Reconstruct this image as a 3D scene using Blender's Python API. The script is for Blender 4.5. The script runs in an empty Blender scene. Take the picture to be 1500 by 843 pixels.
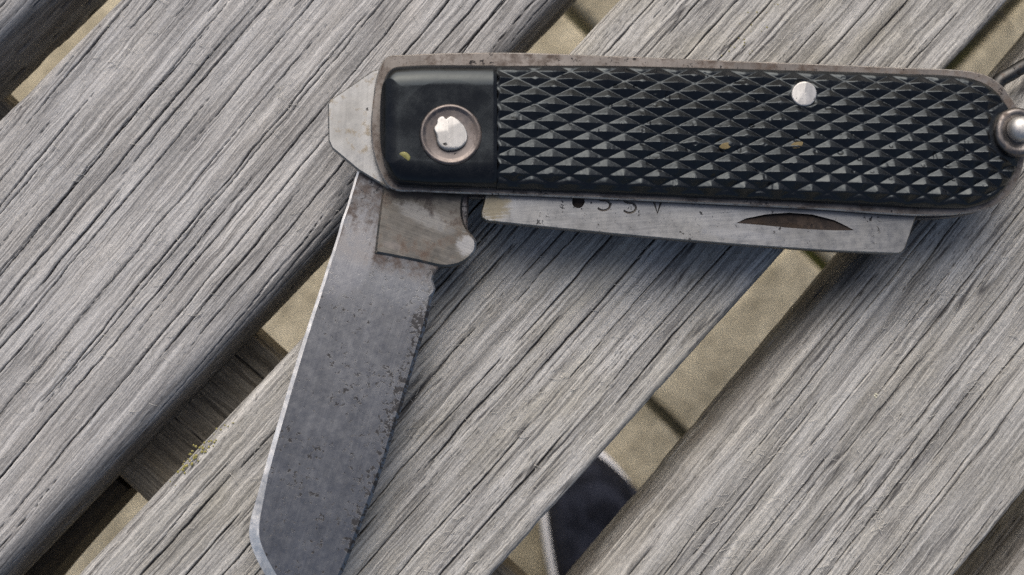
import bpy, bmesh, math
import numpy as np
from mathutils import Matrix, Vector
from mathutils.geometry import tessellate_polygon

# ------------------------------------------------------------------ camera
MM = 0.001
D, F, TILT = 200.0, 2000.0, math.radians(6.0)      # mm to the bench top, focal length in photo pixels
AX = Vector((1, -1, 0)).normalized()
RC = Matrix.Rotation(TILT, 3, AX)
VIEW = RC @ Vector((0, 0, -1))
CAM = -VIEW * D
sc = bpy.context.scene
cd = bpy.data.cameras.new('camera')
cd.sensor_width = 36.0; cd.sensor_fit = 'HORIZONTAL'; cd.lens = 36.0 * F / 1500.0
cd.clip_start = 0.005; cd.clip_end = 100.0
cd.dof.use_dof = True; cd.dof.focus_distance = 0.193; cd.dof.aperture_fstop = 34.0
cam = bpy.data.objects.new('camera', cd); sc.collection.objects.link(cam)
cam.matrix_world = Matrix.Translation(CAM * MM) @ RC.to_4x4()
sc.camera = cam

# ------------------------------------------------------------------ sky, sun, exposure
SUN_EL, SUN_AZ = math.radians(46), math.radians(-7)   # azimuth from +Y (top of picture), negative = left
w = bpy.data.worlds.new('World'); sc.world = w; w.use_nodes = True
wn = w.node_tree; bg = wn.nodes['Background']
sky = wn.nodes.new('ShaderNodeTexSky'); sky.sky_type = 'NISHITA'; sky.sun_disc = False
sky.sun_elevation = SUN_EL; sky.sun_rotation = SUN_AZ
sky.air_density = 1.0; sky.dust_density = 7.0; sky.ozone_density = 0.5
wn.links.new(sky.outputs[0], bg.inputs[0]); bg.inputs[1].default_value = 0.09
sl = bpy.data.lights.new('sun', 'SUN'); sl.energy = 1.5; sl.angle = math.radians(58); sl.color = (1.0, 0.99, 0.98)
so = bpy.data.objects.new('sun', sl); sc.collection.objects.link(so)
sd = Vector((math.sin(SUN_AZ) * math.cos(SUN_EL), math.cos(SUN_AZ) * math.cos(SUN_EL), math.sin(SUN_EL)))
so.rotation_euler = sd.to_track_quat('Z', 'Y').to_euler()
sc.view_settings.view_transform = 'Standard'; sc.view_settings.look = 'None'
sc.view_settings.gamma = 1.0; sc.view_settings.use_curve_mapping = False
sc.view_settings.exposure = 0.62
sc.cycles.use_denoising = False

# ------------------------------------------------------------------ helpers
def at(x, y, z=0.0):
    """photo pixel -> point (mm) on the horizontal plane at height z"""
    d = RC @ Vector((x - 750.0, 421.5 - y, -F))
    return CAM + d * ((z - CAM.z) / d.z)

def tag(o, label=None, cat=None, group=None, kind=None):
    for k, v in (('label', label), ('category', cat), ('group', group), ('kind', kind)):
        if v: o[k] = v
    return o

def origin(o):
    p = Vector((0, 0, 0))
    while o is not None:
        p += o.location; o = o.parent
    return p

def empty(name, loc):
    o = bpy.data.objects.new(name, None); o.empty_display_size = 0.01
    o.location = Vector(loc) * MM; sc.collection.objects.link(o); return o

def mesh_np(name, co, quads=None, tris=None, extra=None):
    """co in mm (n,3); quads (m,4); extra: list of ngon index lists"""
    me = bpy.data.meshes.new(name)
    loops, starts = [], []
    if extra:                                        # triangulate caps here, at millimetre scale
        tl_ = [] if tris is None else [tuple(t) for t in tris]
        for f in extra:
            v = [Vector(co[k]) for k in f]
            nz = sum((v[k - 1].cross(v[k]) for k in range(len(v))), Vector())
            for t in tessellate_polygon([v]):
                if (v[t[1]] - v[t[0]]).cross(v[t[2]] - v[t[0]]).dot(nz) < 0: t = (t[0], t[2], t[1])
                tl_.append(tuple(f[k] for k in t))
        tris, extra = tl_, None
    n = 0
    for arr in (quads, tris):
        if arr is not None and len(arr):
            arr = np.asarray(arr, dtype=np.int32); k = arr.shape[1]
            loops.append(arr.ravel()); starts.append(n + np.arange(len(arr), dtype=np.int32) * k); n += arr.size
    for f in (extra or []):
        loops.append(np.asarray(f, dtype=np.int32)); starts.append(np.array([n], dtype=np.int32)); n += len(f)
    loops = np.concatenate(loops); starts = np.concatenate(starts)
    me.vertices.add(len(co)); me.loops.add(len(loops)); me.polygons.add(len(starts))
    me.vertices.foreach_set('co', (np.asarray(co, dtype=np.float32) * MM).ravel())
    me.loops.foreach_set('vertex_index', loops)
    me.polygons.foreach_set('loop_start', starts)
    me.update(calc_edges=True); me.validate()
    return me

def link(name, me, mat, parent=None, smooth=None, base=None):
    """me in world mm*MM; moved into the parent's frame"""
    org = origin(parent) if parent is not None else (Vector(base) * MM if base is not None else Vector((0, 0, 0)))
    me.transform(Matrix.Translation(-org))
    me.name = name
    if mat is not None and not me.materials: me.materials.append(mat)
    o = bpy.data.objects.new(name, me); sc.collection.objects.link(o)
    if parent is not None: o.parent = parent
    else: o.location = org
    if smooth is not None:
        me.polygons.foreach_set('use_smooth', np.ones(len(me.polygons), dtype=bool))
        if smooth > 0:
            me.set_sharp_from_angle(angle=math.radians(smooth))
    return o

def attr(me, name, data, kind='FLOAT'):
    a = me.attributes.new(name, kind, 'POINT')
    a.data.foreach_set('vector' if kind == 'FLOAT_VECTOR' else 'value', np.asarray(data, dtype=np.float32).ravel())

def hash2(ix, iy, seed):
    h = (ix.astype(np.int64) * 374761393 + iy.astype(np.int64) * 668265263 + seed * 1442695041) & 0xffffffff
    h = ((h ^ (h >> 13)) * 1274126177) & 0xffffffff
    h = ((h ^ (h >> 16)) * 2246822519) & 0xffffffff
    return ((h ^ (h >> 15)) & 0xffff) / 65535.0

def vn(x, y, seed=0):
    """smooth value noise in -1..1"""
    x0 = np.floor(x); y0 = np.floor(y); fx = x - x0; fy = y - y0
    fx = fx * fx * fx * (fx * (fx * 6 - 15) + 10); fy = fy * fy * fy * (fy * (fy * 6 - 15) + 10)
    ix = x0.astype(np.int64); iy = y0.astype(np.int64)
    a = hash2(ix, iy, seed); b = hash2(ix + 1, iy, seed); c = hash2(ix, iy + 1, seed); d = hash2(ix + 1, iy + 1, seed)
    return (a + (b - a) * fx + (c - a) * fy + (a - b - c + d) * fx * fy) * 2 - 1

def catmull(pts, step, closed=True):
    """resample a rounded outline"""
    p = np.array(pts, dtype=float); n = len(p); out = []
    rng = range(n) if closed else range(n - 1)
    for i in rng:
        if closed: p0, p1, p2, p3 = p[i - 1], p[i], p[(i + 1) % n], p[(i + 2) % n]
        else: p0, p1, p2, p3 = p[max(i - 1, 0)], p[i], p[i + 1], p[min(i + 2, n - 1)]
        L = np.linalg.norm(p2 - p1); k = max(1, int(L / step))
        # centripetal parametrisation keeps corners tidy
        d1 = max(np.linalg.norm(p1 - p0), 1e-6) ** .5; d2 = max(np.linalg.norm(p2 - p1), 1e-6) ** .5; d3 = max(np.linalg.norm(p3 - p2), 1e-6) ** .5
        m1 = (p2 - p1) + d2 * ((p1 - p0) / d1 - (p2 - p0) / (d1 + d2)) * 1.0
        m2 = (p2 - p1) + d2 * ((p3 - p2) / d3 - (p3 - p1) / (d2 + d3)) * 1.0
        for j in range(k):
            t = j / k
            h00 = 2*t**3 - 3*t**2 + 1; h10 = t**3 - 2*t**2 + t; h01 = -2*t**3 + 3*t**2; h11 = t**3 - t**2
            out.append(h00 * p1 + h10 * m1 + h01 * p2 + h11 * m2)
    if not closed: out.append(p[-1])
    return np.array(out)

def poly_resample(pts, step):
    """straight-sided outline with extra points"""
    p = np.array(pts, dtype=float); out = []
    for i in range(len(p)):
        q = p[(i + 1) % len(p)]; k = max(1, int(np.linalg.norm(q - p[i]) / step))
        for j in range(k): out.append(p[i] + (q - p[i]) * j / k)
    return np.array(out)

def px(pts, z): return [tuple(at(x, y, z)[:2]) for x, y in pts]

def area2(o): return np.sum(o[:, 0] * np.roll(o[:, 1], -1) - np.roll(o[:, 0], -1) * o[:, 1])

def normals2(o):
    t = np.roll(o, -1, 0) - np.roll(o, 1, 0); t /= np.maximum(np.linalg.norm(t, axis=1, keepdims=True), 1e-9)
    return np.stack([t[:, 1], -t[:, 0]], 1)          # outward for a CCW outline

def plate(outline, z0, z1, b=0.15, bb=None, drop=None):
    """flat plate with a chamfer b (number or per-vertex) round the top edge; returns mesh"""
    o = np.array(outline, dtype=float)
    if area2(o) < 0: o = o[::-1]
    nrm = normals2(o); n = len(o)
    b = np.full(n, b) if np.isscalar(b) else b(o)
    bz = np.minimum(b, (z1 - z0) * 0.45) if drop is None else drop(o)
    bb = 0.08 if bb is None else bb
    rings = [np.c_[o - nrm * bb, np.full(n, z0)], np.c_[o, np.full(n, z0 + bb)], np.c_[o, z1 - bz],
             np.c_[o - nrm * (b * .5)[:, None], z1 - bz * .5], np.c_[o - nrm * b[:, None], np.full(n, z1)]]
    co = np.concatenate(rings); i = np.arange(n); j = (i + 1) % n
    q = [np.stack([k * n + i, k * n + j, (k + 1) * n + j, (k + 1) * n + i], 1) for k in range(4)]
    return mesh_np('plate', co, np.concatenate(q), extra=[list(i[::-1]), list(4 * n + i)])

def lathe(profile, cx, cy, seg=48, wob=0.0, seed=0):
    """profile [(r,z)] from outside-bottom to the centre top"""
    co, q = [], []
    a = np.linspace(0, 2 * math.pi, seg, endpoint=False)
    wv = 1 + wob * (vn(np.cos(a) * 1.3 + 5, np.sin(a) * 1.3 + 5, seed) + .5 * vn(np.cos(a) * 3 + 9, np.sin(a) * 3, seed + 1))
    for r, z in profile:
        co.append(np.stack([cx + np.cos(a) * r * wv, cy + np.sin(a) * r * wv, np.full(seg, z)], 1))
    co = np.concatenate(co); i = np.arange(seg); j = (i + 1) % seg
    for k in range(len(profile) - 1):
        q.append(np.stack([k * seg + i, k * seg + j, (k + 1) * seg + j, (k + 1) * seg + i], 1))
    m = len(profile) - 1
    return mesh_np('lathe', co, np.concatenate(q), extra=[list(i[::-1]), list(m * seg + i)])

def tube(path, rad, seg=14):
    p = np.array(path, dtype=float); n = len(p); rad = np.full(n, rad) if np.isscalar(rad) else np.asarray(rad)
    t = np.gradient(p, axis=0); t /= np.linalg.norm(t, axis=1, keepdims=True)
    up = np.array([0.03, 0.02, 1.0]); co = []
    a = np.linspace(0, 2 * math.pi, seg, endpoint=False)
    for k in range(n):
        x = np.cross(t[k], up)
        if np.linalg.norm(x) < 1e-3: x = np.cross(t[k], [1, 0, 0])
        x /= np.linalg.norm(x); y = np.cross(x, t[k])
        co.append(p[k] + rad[k] * (np.cos(a)[:, None] * x + np.sin(a)[:, None] * y))
    co = np.concatenate(co); i = np.arange(seg); j = (i + 1) % seg
    q = np.concatenate([np.stack([k * seg + i, k * seg + j, (k + 1) * seg + j, (k + 1) * seg + i], 1) for k in range(n - 1)])
    return mesh_np('tube', co, q, extra=[list(i[::-1]), list((n - 1) * seg + i)])

# ------------------------------------------------------------------ materials
class NT:
    def __init__(s, name):
        s.m = bpy.data.materials.new(name); s.m.use_nodes = True; s.t = s.m.node_tree
        s.b = s.t.nodes['Principled BSDF']
    def n(s, typ, **kw):
        nd = s.t.nodes.new(typ)
        for k, v in kw.items(): setattr(nd, k, v)
        return nd
    def put(s, sock, v):
        if hasattr(v, 'is_linked') or hasattr(v, 'links'): s.t.links.new(v, sock)
        elif isinstance(v, tuple) and len(v) == 3 and sock.type == 'RGBA': sock.default_value = (*v, 1)
        else: sock.default_value = v
    def attr(s, name, out='Fac'): return s.n('ShaderNodeAttribute', attribute_name=name).outputs[out]
    def obj(s, scale=1000.0, rz=0.0, stretch=(1, 1, 1), loc=(0, 0, 0)):
        tc = s.n('ShaderNodeTexCoord'); r = s.n('ShaderNodeMapping', vector_type='POINT')
        r.inputs['Rotation'].default_value = (0, 0, rz); s.put(r.inputs['Vector'], tc.outputs['Object'])
        m = s.n('ShaderNodeMapping', vector_type='POINT'); m.inputs['Scale'].default_value = tuple(scale * k for k in stretch)
        m.inputs['Location'].default_value = loc
        s.put(m.inputs['Vector'], r.outputs[0]); return m.outputs[0]
    def noise(s, vec, scale, detail=4, rough=.55, dist=0.0, col=False):
        nd = s.n('ShaderNodeTexNoise'); s.put(nd.inputs['Vector'], vec); nd.inputs['Scale'].default_value = scale
        nd.inputs['Detail'].default_value = detail; nd.inputs['Roughness'].default_value = rough; nd.inputs['Distortion'].default_value = dist
        return nd.outputs['Color' if col else 'Fac']
    def rng(s, v, a, b, c=0.0, d=1.0, smooth=False):
        nd = s.n('ShaderNodeMapRange'); nd.clamp = True
        if smooth: nd.interpolation_type = 'SMOOTHSTEP'
        s.put(nd.inputs[0], v)
        for k, x in zip((1, 2, 3, 4), (a, b, c, d)): nd.inputs[k].default_value = x
        return nd.outputs[0]
    def math(s, op, a, b=0.0, c=None):
        nd = s.n('ShaderNodeMath', operation=op); s.put(nd.inputs[0], a); s.put(nd.inputs[1], b)
        if c is not None: s.put(nd.inputs[2], c)
        return nd.outputs[0]
    def mix(s, f, a, b, mode='MIX'):
        nd = s.n('ShaderNodeMix', data_type='RGBA', blend_type=mode)
        s.put(nd.inputs[0], f); s.put(nd.inputs[6], a); s.put(nd.inputs[7], b); return nd.outputs[2]
    def sep(s, v):
        nd = s.n('ShaderNodeSeparateXYZ'); s.put(nd.inputs[0], v); return nd.outputs
    def bump(s, h, strength=.3, dist=0.0001, normal=None):
        nd = s.n('ShaderNodeBump'); nd.inputs['Strength'].default_value = strength; nd.inputs['Distance'].default_value = dist
        s.put(nd.inputs['Height'], h)
        if normal is not None: s.put(nd.inputs['Normal'], normal)
        return nd.outputs[0]
    def set(s, **kw):
        for k, v in kw.items(): s.put(s.b.inputs[k.replace('_', ' ')], v)
        return s.m

def wood_mat(name, dark, light, warm, seed, warm_amt=.5):
    t = NT(name)
    g = t.attr('grain', 'Vector')            # x = across the grain (mm), y = along it (mm), z = slat number
    crack = t.attr('crack'); tone = t.attr('tone'); edge_brown = t.attr('edge')
    def gm(sx, sy, off):
        m = t.n('ShaderNodeMapping'); m.inputs['Scale'].default_value = (sx, sy, 1); m.inputs['Location'].default_value = (off, off * .7, seed)
        t.put(m.inputs['Vector'], g); return m.outputs[0]
    n1 = t.noise(gm(4.6, .10, 3), 1, 5, .68)            # fibre streaks
    n2 = t.noise(gm(.7, .035, 11), 1, 3, .5)            # wider bands
    n3 = t.noise(gm(3.6, 1.7, 23), 1, 4, .75)            # speckle
    n4 = t.noise(gm(.06, .035, 31), 1, 3, .5)           # big patches
    v = t.math('ADD', t.math('MULTIPLY', n1, .70), t.math('MULTIPLY', n2, .09))
    v = t.math('ADD', v, t.math('MULTIPLY', n3, .55))
    v = t.math('ADD', v, t.math('MULTIPLY', tone, .22))
    v = t.math('ADD', v, t.math('MULTIPLY', n4, .2))
    f = t.rng(v, .53, 1.03)
    c = t.mix(f, dark, light)
    wn_ = t.noise(gm(.16, .05, 47), 1, 4, .6)
    c = t.mix(t.math('MULTIPLY', t.rng(wn_, .42, .68), warm_amt), c, warm, 'MULTIPLY')
    pale = t.rng(t.noise(gm(5, 2.2, 61), 1, 3, .6), .66, .74)
    c = t.mix(t.math('MULTIPLY', pale, .45), c, (.62, .61, .58))
    c = t.mix(t.math('MULTIPLY', edge_brown, .55), c, (.115, .098, .08))  # browner toward the rounded edges and sides
    for fx, fy, off, wd_, lo in ((2.9, .022, 71, .040, .40), (4.6, .035, 83, .055, .44)):      # hairline checks between the deep cracks
        d = t.math('ABSOLUTE', t.math('SUBTRACT', t.noise(gm(fx, fy, off), 1, 1, .4), .5))
        hl = t.math('MULTIPLY', t.rng(d, 0, wd_, 1, 0), t.rng(t.noise(gm(.5, .06, off + 5), 1, 2, .5), lo, lo + .15))
        c = t.mix(t.math('MULTIPLY', hl, .62), c, (.05, .048, .05))
    c = t.mix(crack, c, (.022, .021, .024))
    h = t.math('ADD', t.math('MULTIPLY', n1, .7), t.math('MULTIPLY', n3, .5))
    return t.set(Base_Color=c, Roughness=.82, Specular_IOR_Level=.25, Normal=t.bump(h, .8, .00017))

def steel(name, base=(.5, .5, .5), rough=.38, pits=.62, pit_scale=1.1, rust=0.0, rust_col=(.09, .05, .03), rz=0.0, brush=.35, tarnish=None,
          edge=None, seed=0, metallic=1.0, mott=.35, fine=.45, rusty=None, spots=()):
    """worn steel; edge=(axis,a,b): heavier pitting where that coordinate (mm, object space turned by rz) goes a->b"""
    t = NT(name)
    o = t.obj(1000, rz, loc=(seed, seed * .3, 0)); st = t.obj(1000, rz, (1.7, .045, 1), loc=(seed, 0, 0)); st2 = t.obj(1000, rz + .9, (1.4, .05, 1), loc=(seed, 0, 0))
    big = t.noise(o, .16, 4, .6); mid = t.noise(o, .9, 5, .65); scr = t.noise(st, 2.0, 3, .6); scr2 = t.noise(st2, 2.0, 3, .6)
    pn = t.noise(o, pit_scale, 6, .68, .4); pd = t.noise(o, .22, 2, .5)
    thr = t.math('ADD', pn, t.math('MULTIPLY', t.math('SUBTRACT', pd, .5), .32))
    if edge:
        co = t.sep(t.obj(1000, rz))[edge[0]]
        thr = t.math('ADD', thr, t.rng(co, edge[1], edge[2], 0, .10, True))
    pit = t.rng(thr, pits, pits + .045)
    lum = t.math('ADD', t.rng(big, .3, .7, 1 - mott, 1 + mott * .35), t.math('MULTIPLY', t.math('SUBTRACT', mid, .5), fine))
    lum = t.math('ADD', lum, t.math('MULTIPLY', t.math('SUBTRACT', scr, .5), brush))
    g = t.n('ShaderNodeCombineXYZ')
    for k in range(3): t.put(g.inputs[k], lum)
    c = t.mix(1.0, base, g.outputs[0], 'MULTIPLY')
    if tarnish: c = t.mix(t.math('MULTIPLY', t.rng(t.noise(o, .13, 3, .5), .45, .68), tarnish[1]), c, tarnish[0])
    r = t.rng(mid, .3, .75, rough - .05, rough + .04 + .26 * fine)
    met = metallic
    if rust > 0:
        rn = t.math('ADD', t.math('MULTIPLY', t.noise(o, .28, 4, .6), .6), t.math('MULTIPLY', mid, .5))
        rf = t.rng(rn, .62 - rust * .2, .76 - rust * .12)
        c = t.mix(rf, c, rust_col); r = t.math('ADD', r, t.math('MULTIPLY', rf, .25)); met = t.math('SUBTRACT', metallic, t.math('MULTIPLY', rf, .7))
    if rusty:
        co = t.sep(t.obj(1000, rz)); rn = t.math('ADD', mid, t.math('MULTIPLY', big, .4))
        rf = t.math('MULTIPLY', t.math('MULTIPLY', t.rng(co[1], rusty[0], rusty[1], 0, 1, True), t.rng(co[1], rusty[2], rusty[3], 1, 0, True)), t.rng(rn, .50, .80))
        c = t.mix(rf, c, (.06, .045, .038)); met = t.math('SUBTRACT', 1.0, t.math('MULTIPLY', rf, .8))
    c = t.mix(t.math('MULTIPLY', pit, .88), c, (.035, .034, .036)); r = t.math('ADD', r, t.math('MULTIPLY', pit, .3))
    for (cx, cy, rx, ry, an, col, amt) in spots:      # rubbed, stained or painted-highlight patches at a place of their own (photo pixels)
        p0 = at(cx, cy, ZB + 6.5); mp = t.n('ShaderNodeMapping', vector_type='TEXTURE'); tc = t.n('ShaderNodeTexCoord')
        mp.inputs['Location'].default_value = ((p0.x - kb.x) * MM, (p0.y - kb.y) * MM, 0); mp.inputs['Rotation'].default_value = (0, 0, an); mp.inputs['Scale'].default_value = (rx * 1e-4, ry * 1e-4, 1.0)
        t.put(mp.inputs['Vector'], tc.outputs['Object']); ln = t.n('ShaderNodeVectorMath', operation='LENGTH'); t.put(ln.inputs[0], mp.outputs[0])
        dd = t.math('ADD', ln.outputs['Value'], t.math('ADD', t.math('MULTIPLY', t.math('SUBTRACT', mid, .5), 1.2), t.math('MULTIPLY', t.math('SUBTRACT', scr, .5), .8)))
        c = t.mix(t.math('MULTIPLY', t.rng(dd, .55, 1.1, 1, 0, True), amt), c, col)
    h = t.math('SUBTRACT', t.math('ADD', t.math('MULTIPLY', scr, .5), t.math('ADD', t.math('MULTIPLY', scr2, .25), t.math('MULTIPLY', mid, .35 * fine / .45))), t.math('MULTIPLY', pit, .35))
    return t.set(Base_Color=c, Metallic=met, Roughness=r, Normal=t.bump(h, .35, .00005))

def bakelite(name, rough=.3, dust=.2, bumpy=.2, spec=.5):
    t = NT(name); o = t.obj(1000)
    n = t.noise(o, .35, 5, .65); f = t.noise(o, 3.5, 4, .7); s = t.noise(t.obj(1000, .5, (2.5, .25, 1)), 1.5, 4, .6)
    d = t.math('MULTIPLY', t.rng(t.math('ADD', n, t.math('MULTIPLY', t.math('SUBTRACT', f, .5), .5)), .45, .8), dust)
    c = t.mix(d, (.004, .0044, .0054), (.13, .135, .135))
    r = t.math('ADD', t.rng(n, .3, .7, rough - .06, rough + .14), t.math('MULTIPLY', s, .08))
    return t.set(Base_Color=c, Roughness=r, Specular_IOR_Level=spec, Specular_Tint=(.80, .92, 1.0), Normal=t.bump(t.math('ADD', f, s), bumpy, .00005))  # the sky's blue sheen is put into the specular tint

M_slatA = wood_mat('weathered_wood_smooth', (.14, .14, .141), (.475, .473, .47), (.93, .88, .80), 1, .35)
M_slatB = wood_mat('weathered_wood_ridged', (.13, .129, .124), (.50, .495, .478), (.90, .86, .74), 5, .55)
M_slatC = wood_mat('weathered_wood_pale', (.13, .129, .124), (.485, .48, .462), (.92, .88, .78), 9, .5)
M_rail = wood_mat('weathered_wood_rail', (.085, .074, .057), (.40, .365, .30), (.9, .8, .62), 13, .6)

# ------------------------------------------------------------------ paving under the bench
GZ = -440.0
U = np.array([1, 1]) / 2 ** .5; N = np.array([1, -1]) / 2 ** .5     # along the slats, across them
tg = NT('sandy_ground'); og = tg.obj(1000)
cg = tg.mix(tg.noise(og, .03, 5, .6), (.06, .058, .03), (.13, .115, .075))
cg = tg.mix(tg.rng(tg.noise(og, .012, 3, .5), .45, .62), cg, (.075, .085, .012))
M_joint = tg.set(Base_Color=cg, Roughness=.95, Normal=tg.bump(tg.noise(og, .4, 4, .7), .8, .002))
tp = NT('buff_paver'); op = tp.obj(1000)
oi = tp.n('ShaderNodeObjectInfo').outputs['Random']
ps = tp.n('ShaderNodeVectorMath', operation='ADD'); tp.put(ps.inputs[0], op)
cb = tp.n('ShaderNodeCombineXYZ'); tp.put(cb.inputs[0], tp.math('MULTIPLY', oi, 900.0)); tp.put(cb.inputs[1], tp.math('MULTIPLY', oi, 377.0)); tp.put(ps.inputs[1], cb.outputs[0]); ov = ps.outputs[0]
cp = tp.mix(tp.rng(tp.noise(ov, .06, 6, .66), .38, .62), (.25, .222, .158), (.44, .395, .29))
cp = tp.mix(tp.math('MULTIPLY', tp.rng(tp.noise(ov, .016, 4, .6), .48, .66), .65), cp, (.19, .17, .115))
cp = tp.mix(tp.rng(tp.noise(ov, .5, 3, .7), .64, .72, 0, .25), cp, (.2, .175, .12))
M_paver = tp.set(Base_Color=cp, Roughness=.9, Normal=tp.bump(tp.noise(ov, .35, 5, .7), .6, .0015))

gp = NT('ground_beyond'); ogp = gp.obj(1000, -math.pi / 4)
br = gp.n('ShaderNodeTexBrick'); gp.put(br.inputs['Vector'], ogp); br.inputs['Scale'].default_value = 1.0
br.inputs['Brick Width'].default_value = 212; br.inputs['Row Height'].default_value = 106; br.inputs['Mortar Size'].default_value = 3
br.inputs['Color1'].default_value = (.36, .30, .20, 1); br.inputs['Color2'].default_value = (.42, .36, .24, 1); br.inputs['Mortar'].default_value = (.08, .08, .04, 1)
M_ground = gp.set(Base_Color=gp.mix(gp.noise(ogp, .03, 5, .6), br.outputs[0], (.3, .26, .18)), Roughness=.92)

def sheet(name, half, z, mat, hole=None):
    if hole:
        co = [(-half, -half, z), (half, -half, z), (half, half, z), (-half, half, z), (-hole, -hole, z), (hole, -hole, z), (hole, hole, z), (-hole, hole, z)]
        q = [(0, 1, 5, 4), (1, 2, 6, 5), (2, 3, 7, 6), (3, 0, 4, 7)]
    else:
        co = [(-half, -half, z), (half, -half, z), (half, half, z), (-half, half, z)]; q = [(0, 1, 2, 3)]
    return link(name, mesh_np(name, co, q), mat)
tag(sheet('ground', 30000, GZ - 14, M_ground), 'buff block paving stretching away from the bench', kind='structure')
pav = tag(sheet('paving', 1050, GZ - 8, M_joint), 'bed of sand and moss under the paving blocks', kind='structure')
# one block, with a worn rounded top edge; copies share its mesh
def paver_mesh(lu, lv):
    hs = []
    for ins, z in ((0, -30), (0, -5), (.8, -2), (2.2, -.5), (4.5, 0)):
        a, b = lu / 2 - ins, lv / 2 - ins
        hs += [(-a, -b, z), (a, -b, z), (a, b, z), (-a, b, z)]
    q = []
    for k in range(4):
        for i in range(4): j = (i + 1) % 4; q.append((k * 4 + i, k * 4 + j, k * 4 + 4 + j, k * 4 + 4 + i))
    q.append((16, 17, 18, 19))
    return mesh_np('paver', hs, q)
ROWS = [-830, -724, -618, -512, -424, -318, -212, -92, 55, 161, 267, 373, 479, 585, 691, 797]      # joints along the slats' direction
PITCH_N = 212.0
pmesh = {}
rs = np.random.RandomState(4)
for iu in range(len(ROWS) - 1):
    wu = ROWS[iu + 1] - ROWS[iu]
    if wu not in pmesh: pmesh[wu] = paver_mesh(wu - 5.5, PITCH_N - 5.5); pmesh[wu].materials.append(M_paver)
    for iv in range(-4, 5):
        uu = ROWS[iu] + wu / 2; vv = -30.0 + iv * PITCH_N + (PITCH_N / 2 if iu % 2 else 0)
        p = U * uu + N * vv
        if abs(p[0]) > 800 or abs(p[1]) > 800: continue
        o = bpy.data.objects.new('paver', pmesh[wu]); sc.collection.objects.link(o); o.parent = pav
        o.location = (p[0] * MM, p[1] * MM, (GZ + rs.uniform(-.8, .8)) * MM)
        o.rotation_euler = (rs.uniform(-.006, .006), rs.uniform(-.006, .006), math.pi / 4 + rs.uniform(-.008, .008))

# ------------------------------------------------------------------ the bench
BT = 20.0          # slat thickness
bench = tag(empty('garden_bench', (0, 0, GZ)), 'weathered grey slatted wooden garden bench under the open pocket knife', 'bench')

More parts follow.
